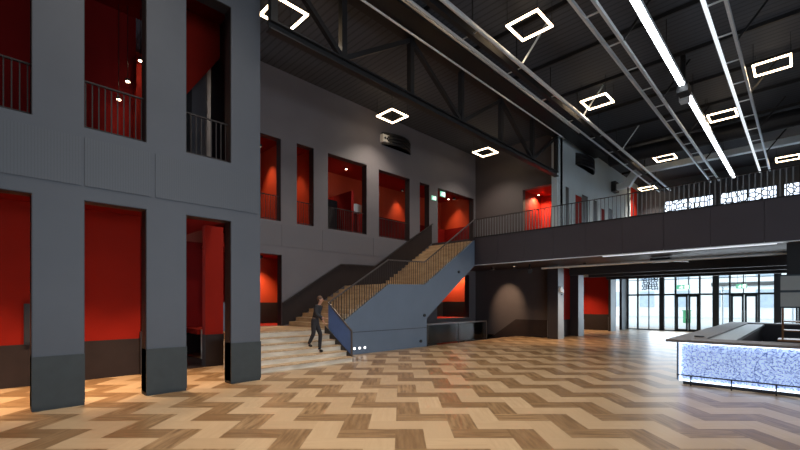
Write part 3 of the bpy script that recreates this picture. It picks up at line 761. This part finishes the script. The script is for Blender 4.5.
# ------------------------------------------------------------------ fittings
tag(B(-13.19, -13.12, .60, .75, 1.0, 1.97).box(-13.12, -13.10, .63, .72, 1.05, 1.92).build('door_pull', 'jamb'), 'tall black pull beside the first pillar on the red wall', 'handle')
tag(B(-13.5, -13.1, 2.98, 3.06, 0, 1.18).build('end_post', 'jamb'), 'short black post ending the dark dado beside the second pillar', 'post')
pn = thing('wall_panel', 'blue grey panel standing beside the red pier behind the third pillar', 'panel', (-13.8, 5.6, 1.04))
B(-14.0, -13.9, 5.35, 5.68, 1.04, 2.0).build('board', 'blue', pn); B(-14.02, -13.88, 5.33, 5.70, 2.0, 2.03).build('cap', 'blackm', pn)
def exit_sign(name, o, ux, w, h, label, hang=None):
    """green emergency sign with running figure: o centre, ux unit vector to the reader's right"""
    t = thing(name, label, 'sign', o, 'green exit signs')
    ux = Vector(ux); nz = Vector((0, 0, 1)); nn = ux.cross(nz)
    def q(mb, x0, x1, y0, y1, d0, d1):
        vs = []
        for d in (d0, d1):
            for x, y in ((x0, y0), (x1, y0), (x1, y1), (x0, y1)): vs.append(Vector(o)+ux*x+nz*y+nn*d)
        mb.add(vs, [(0,1,2,3),(7,6,5,4),(0,4,5,1),(1,5,6,2),(2,6,7,3),(3,7,4,0)])
    m = MB(); q(m, -w/2, w/2, -h/2, h/2, -.02, .02); m.build('panel', 'green', t)
    m = MB()
    q(m, w*.12, w*.42, -h*.4, h*.4, .02, .024)
    m.build('door_symbol', 'white', t)
    m = MB(); q(m, -w*.14, -w*.06, h*.18, h*.36, .02, .024); q(m, -w*.2, -w*.04, -h*.08, h*.14, .02, .024)
    q(m, -w*.3, -w*.2, -h*.02, h*.06, .02, .024); q(m, -w*.12, -w*.04, -h*.38, -h*.08, .02, .024); q(m, -w*.3, -w*.16, -h*.28, -h*.12, .02, .024); q(m, -w*.04, w*.06, h*.0, h*.08, .02, .024)
    m.build('running_figure', 'white', t)
    if hang:
        for s in (-.35, .35):
            p = Vector(o)+ux*(w*s); MB().bar(p+nz*h/2, (p.x, p.y, hang), .012).build('hanger', 'blackm', t)
exit_sign('exit_sign', (-15.178, 18.08, 8.02), (0, 1, 0), .38, .24, 'small lit exit sign on the wall between the last two upper openings')
exit_sign('exit_sign', (-15.35, 19.1, 8.47), (0, 1, 0), .44, .30, 'larger lit exit sign hanging in the opening above the stair top', 8.69)
exit_sign('exit_sign', (-5.45, 31.0, 2.98), (1, 0, 0), .72, .26, 'green exit sign hanging before the left entrance doors', 4.02)
exit_sign('exit_sign', (-2.6, 31.0, 2.95), (1, 0, 0), .5, .26, 'green exit sign hanging before the right entrance doors', 4.02)
tag(B(-8.5, -7.45, 33.86, 33.9, 2.9, 3.88).build('ornament_panel', 'lat2'), 'patterned black ornament panel hung in the upper left entrance window', 'panel')
# pipes, luminaires and devices under the bridge
for k, (y, z, r, lb) in enumerate(((19.6, 3.72, .05, 'front silver pipe'), (20.6, 3.8, .04, 'second silver pipe'), (24.5, 3.75, .06, 'third silver pipe'), (27.5, 3.8, .05, 'rearmost silver pipe'))):
    tag(MB().tube((-9.4, y, z), (6, y, z), r, 8).build('ceiling_pipe', 'galv'), lb + ' running under the dark bridge ceiling', 'pipe', 'pipes under the bridge')
for k, (y, lb) in enumerate(((23.4, 'front'), (26.3, 'middle'), (29.5, 'rear'))):
    tag(B(-9.5, 8, y-.15, y+.15, 3.55, 4.02).build('downstand_beam', 'softceil'), lb + ' dark beam under the gallery ceiling before the entrance', 'beam', 'beams under the gallery')
GB = 'linear lights under the bridge'
for x0, x1, y, z, lb in ((-6.0, -.62, 18.1, 3.93, 'front white light line along the lower edge of the bridge'), (-6.5, -.6, 22.2, 3.93, 'rear white light line under the bridge'), (-.45, .4, 22.2, 3.93, 'short white light line at the right end of the rear one')):
    t = thing('linear_light', lb, 'ceiling light', ((x0+x1)/2, y, z), GB)
    B(x0, x1, y-.05, y+.05, z, z+.09).build('housing', 'galv', t); B(x0+.01, x1-.01, y-.04, y+.04, z-.02, z).build('diffuser', 'dim', t)
t = thing('spot_bar', 'short pale light bar with a black driver box under the bridge', 'ceiling light', (-4, 21, 3.8))
B(-4.9, -4.15, 20.85, 21.15, 3.78, 3.98).build('driver_box', 'black', t); MB().bar((-4.15, 21, 3.84), (-3.5, 21, 3.76), .14, .07).build('light_bar', 'galv', t)
t = thing('track_spot', 'black spotlight on the underside of the bridge near the stairs', 'light', (-10.2, 20, 3.9))
MB().tube((-10.3, 20.1, 3.72), (-10.1, 19.75, 3.62), .13, 14).build('head', 'black', t); MB().bar((-10.25, 20, 3.75), (-10.25, 20, 4.02), .05).build('bracket', 'black', t)
t = thing('siren', 'white round alarm sounder on the pale column under the bridge', 'alarm', (-9.5, 22.1, 2.7))
MB().tube((-9.5, 22.0, 2.72), (-9.4, 22.0, 2.72), .16, 16).build('body', 'whitep', t); MB().tube((-9.5, 22.25, 2.62), (-9.42, 22.25, 2.62), .11, 14).build('strobe', 'whitep', t)
B(-9.5, -9.47, 22.15, 22.3, 2.40, 2.48).build('bracket', 'black', t)
# pale desk in the wide upper opening
t = thing('desk', 'pale curved lit desk top seen through the wide upper opening', 'desk', (-16.5, 12.9, 5.32))
MB().prism([(-16.9, 12.6), (-16.2, 12.6), (-15.95, 13.0), (-16.05, 13.4), (-16.9, 13.4)], 2, 6.55, 6.95).build('top', 'whitep', t)
B(-16.8, -16.3, 12.7, 13.3, 5.32, 6.55).build('pedestal', 'redd', t)

# ------------------------------------------------------------------ bar
bar = thing('bar_counter', 'island bar with a backlit patterned glass front and stone top', 'bar', (-1, 12, 0))
wt = MB().prism([(-2.42, 11.72), (3.2, 11.72), (3.2, 12.60), (-1.75, 12.60), (-1.75, 23.4), (3.2, 23.4), (3.2, 24.5), (-2.42, 24.5)], 2, 1.04, 1.1)
wt.build('worktop', 'top', bar, bevel=.008)
B(-1.75, -1.2, 12.6, 23.4, .98, 1.06).build('inner_worktop', 'steel', bar, 'brushed steel inner worktop')
B(-2.2, 3.1, 11.98, 12.02, .10, 1.04).build('front_panel', 'bar', bar)
B(-2.23, -2.19, 11.94, 24.3, .10, 1.04).build('end_panel', 'blue', bar)
B(-2.12, 3.1, 12.03, 12.2, 0, .2).box(-2.12, -2.0, 12.2, 24.2, 0, .2).build('plinth', 'black', bar)
B(-2.18, 3.1, 12.02, 12.5, .2, 1.04).build('front_cabinet', 'darkwood', bar)
B(-2.19, -1.25, 12.5, 23.4, .2, .98).build('side_cabinet', 'darkwood', bar)
B(-2.19, 3.1, 23.4, 24.3, .0, 1.04).build('rear_cabinet', 'darkwood', bar)
B(-2.18, 3.1, 11.90, 11.93, 1.005, 1.035).build('light_strip', 'barled', bar, 'white light strip under the counter edge')
B(-2.18, 3.1, 11.93, 11.96, .09, .125).build('lower_light_strip', 'barled', bar, 'white light strip along the foot of the patterned glass')
B(-2.18, -2.15, 11.93, 11.96, .13, 1.0).build('corner_light_strip', 'barled', bar, 'white light strip up the left corner')
fr_ = MB().bar((-2.2, 11.86, .24), (3.1, 11.86, .24), .03, .025).build('foot_rail', 'blackm', bar)
for x in (-1.93, -1.17, -.42, .33, 1.1, 1.9): MB().bar((x, 11.86, 0), (x, 11.86, .24), .025).bar((x, 11.86, .2), (x, 11.98, .2), .02).build('bracket', 'blackm', fr_)
tag(MB().tube((-1.95, 13.1, 1.1), (-1.95, 13.1, 1.13), .11, 14).build('drip_tray', 'black'), 'small round black tray on the left counter of the bar', 'tray')
# back bar island with hanging menu boards
gn = thing('bar_gantry', 'bronze rack and hanging menu boards over the middle of the bar', 'gantry', (.3, 19.3, 0))
B(-.62, 1.6, 19.0, 19.9, 0, .68).build('base_cabinet', 'darkwood', gn); B(-.64, 1.62, 18.98, 19.92, .68, .74).build('base_top', 'brass', gn)
for x in (-.52, -.06, .45, 1.0, 1.5):
    for y in (19.1, 19.8): B(x-.02, x+.02, y-.02, y+.02, .74, 1.82).build('post', 'brass', gn)
for z in (1.02, 1.33): B(-.54, 1.52, 19.08, 19.82, z, z+.035).build('shelf', 'brass', gn)
bo = MB().box(-.62, 1.6, 19.12, 19.78, 1.81, 2.95).build('board_box', 'frame', gn)
B(-.57, 1.55, 19.09, 19.12, 1.86, 2.34).build('menu_board', 'board', bo); B(-.57, 1.55, 19.09, 19.12, 2.42, 2.90).build('menu_board', 'board', bo)
B(-.42, 1.4, 19.2, 19.7, 2.95, 4.02).build('support_column', 'black', gn)
# ------------------------------------------------------------------ person walking down the lower steps
def skin(name, pts, edges, mat, parent, sub=2):
    off = Vector((0, 0, 0)); p = parent
    while p is not None: off += p.location; p = p.parent
    me = bpy.data.meshes.new(name); me.from_pydata([Vector(p[:3])-off for p in pts], edges, [])
    o = bpy.data.objects.new(name, me); COL.objects.link(o); o.parent = parent
    bm = bmesh.new(); bm.from_mesh(me); sl = bm.verts.layers.skin.verify()
    for i, v in enumerate(bm.verts):
        q = pts[i]; v[sl].radius = (q[3], q[4] if len(q) > 4 else q[3]); v[sl].use_root = (i == 0)
    bm.to_mesh(me); bm.free()
    sk = o.modifiers.new('skin', 'SKIN'); sk.use_smooth_shade = True
    o.modifiers.new('sub', 'SUBSURF').levels = sub; o.modifiers['sub'].render_levels = sub
    me.materials.append(M[mat]); return o
PX, PY, PZ = -11.5, 7.62, R*3
pe = thing('person', 'person in dark clothes walking down the pale steps, leaning forward', 'person', (PX, PY, PZ))
def W(f, s, z): return (PX+.82*f-.57*s, PY+.57*f+.82*s, PZ+z)   # f: facing direction, s: to the person's left
def pt(f, s, z, r, r2=None): return W(f, s, z) + ((r,) if r2 is None else (r, r2))
hip = [pt(-.02, 0, .86, .13, .105)]
pts = hip + [pt(.02, 0, 1.02, .12, .095), pt(.06, 0, 1.18, .135, .10), pt(.10, 0, 1.31, .125, .085), pt(.13, 0, 1.40, .05), pt(.17, 0, 1.47, .048), pt(.19, 0, 1.56, .082, .092), pt(.195, 0, 1.64, .07, .08),
       pt(-.02, .09, .80, .085), pt(.14, .10, .42, .058), pt(.10, .10, -.10, .040), pt(.22, .10, -.135, .034),
       pt(-.03, -.09, .80, .085), pt(-.02, -.10, .46, .058), pt(-.20, -.10, .10, .040), pt(-.08, -.10, .045, .034),
       pt(.10, .18, 1.33, .055), pt(.02, .24, 1.08, .042), pt(.16, .24, .88, .032), pt(.21, .235, .82, .028),
       pt(.10, -.18, 1.33, .055), pt(.14, -.25, 1.07, .042), pt(.34, -.22, .98, .032), pt(.40, -.21, .97, .028)]
edges = [(0,1),(1,2),(2,3),(3,4),(4,5),(5,6),(6,7),(0,8),(8,9),(9,10),(10,11),(0,12),(12,13),(13,14),(14,15),(3,16),(16,17),(17,18),(18,19),(3,20),(20,21),(21,22),(22,23)]
body = skin('body', pts, edges, 'skin', pe)
def cloth(name, idx, ed, mat, grow):
    P = [pts[i][:3] + tuple(r+grow for r in pts[i][3:]) for i in idx]
    return skin(name, P, [(idx.index(a), idx.index(b)) for a, b in ed], mat, pe)
cloth('shirt', [1, 0, 2, 3, 4, 16, 17, 18, 20, 21, 22], [(0,1),(1,2),(2,3),(3,4),(3,16),(16,17),(17,18),(3,20),(20,21),(21,22)], 'shirt', .022)
cloth('trousers', [0, 1, 8, 9, 10, 12, 13, 14], [(0,1),(0,8),(8,9),(9,10),(0,12),(12,13),(13,14)], 'trouser', .016)
for i, (a, b) in enumerate(((10, 11), (14, 15))):
    A, Bq = Vector(pts[a][:3]), Vector(pts[b][:3]); A.z -= .01
    skin('shoe', [tuple(A)+(.055,), tuple((A+Bq)/2-Vector((0,0,.005)))+(.05,), tuple(Bq+(Bq-A)*.15)+(.042,)], [(0,1),(1,2)], 'shoe', pe, 1)
hd = Vector(pts[6][:3])
h = MB().ball(tuple(hd+Vector((-.03, -.02, .045))), .098, .098, .105, 14, 10); h.build('hair', 'hair', pe, smooth=True)
fdir = Vector(W(1, 0, 0))-Vector(W(0, 0, 0)); sdir = Vector(W(0, 1, 0))-Vector(W(0, 0, 0))
f = MB().ball(tuple(hd+fdir*.098+Vector((0, 0, -.01))), .016, .016, .022, 8, 6); f.build('nose', 'skin', pe, smooth=True)
for sgn in (-1, 1):
    MB().ball(tuple(hd+fdir*.085+sdir*.034*sgn+Vector((0, 0, .018))), .011, n=8, m=6).build('eye', 'black', pe, smooth=True)
    MB().ball(tuple(hd+sdir*.085*sgn), .02, .02, .03, 8, 6).build('ear', 'skin', pe, smooth=True)
MB().ball(tuple(hd+fdir*.088+Vector((0, 0, -.05))), .02, .02, .008, 8, 6).build('mouth', 'redd', pe, smooth=True)
for tip, d in ((19, Vector(pts[19][:3])-Vector(pts[18][:3])), (23, Vector(pts[23][:3])-Vector(pts[22][:3]))):
    base = Vector(pts[tip][:3]); d.normalize(); side = d.cross(fdir if abs(d.dot(fdir)) < .8 else Vector((0, 0, 1))).normalized()
    for k, L in enumerate((.07, .08, .075, .06)):
        a = base+side*(.026-.0175*k); b_ = a+d*L*.6; c_ = b_+(d+Vector((0, 0, -.5))).normalized()*L*.5
        skin('finger', [tuple(a)+(.010,), tuple(b_)+(.009,), tuple(c_)+(.007,)], [(0,1),(1,2)], 'skin', body, 1)
    a = base-d*.03+side*.03; skin('thumb', [tuple(a)+(.011,), tuple(a+side*.03+d*.03)+(.010,), tuple(a+side*.035+d*.06)+(.008,)], [(0,1),(1,2)], 'skin', body, 1)
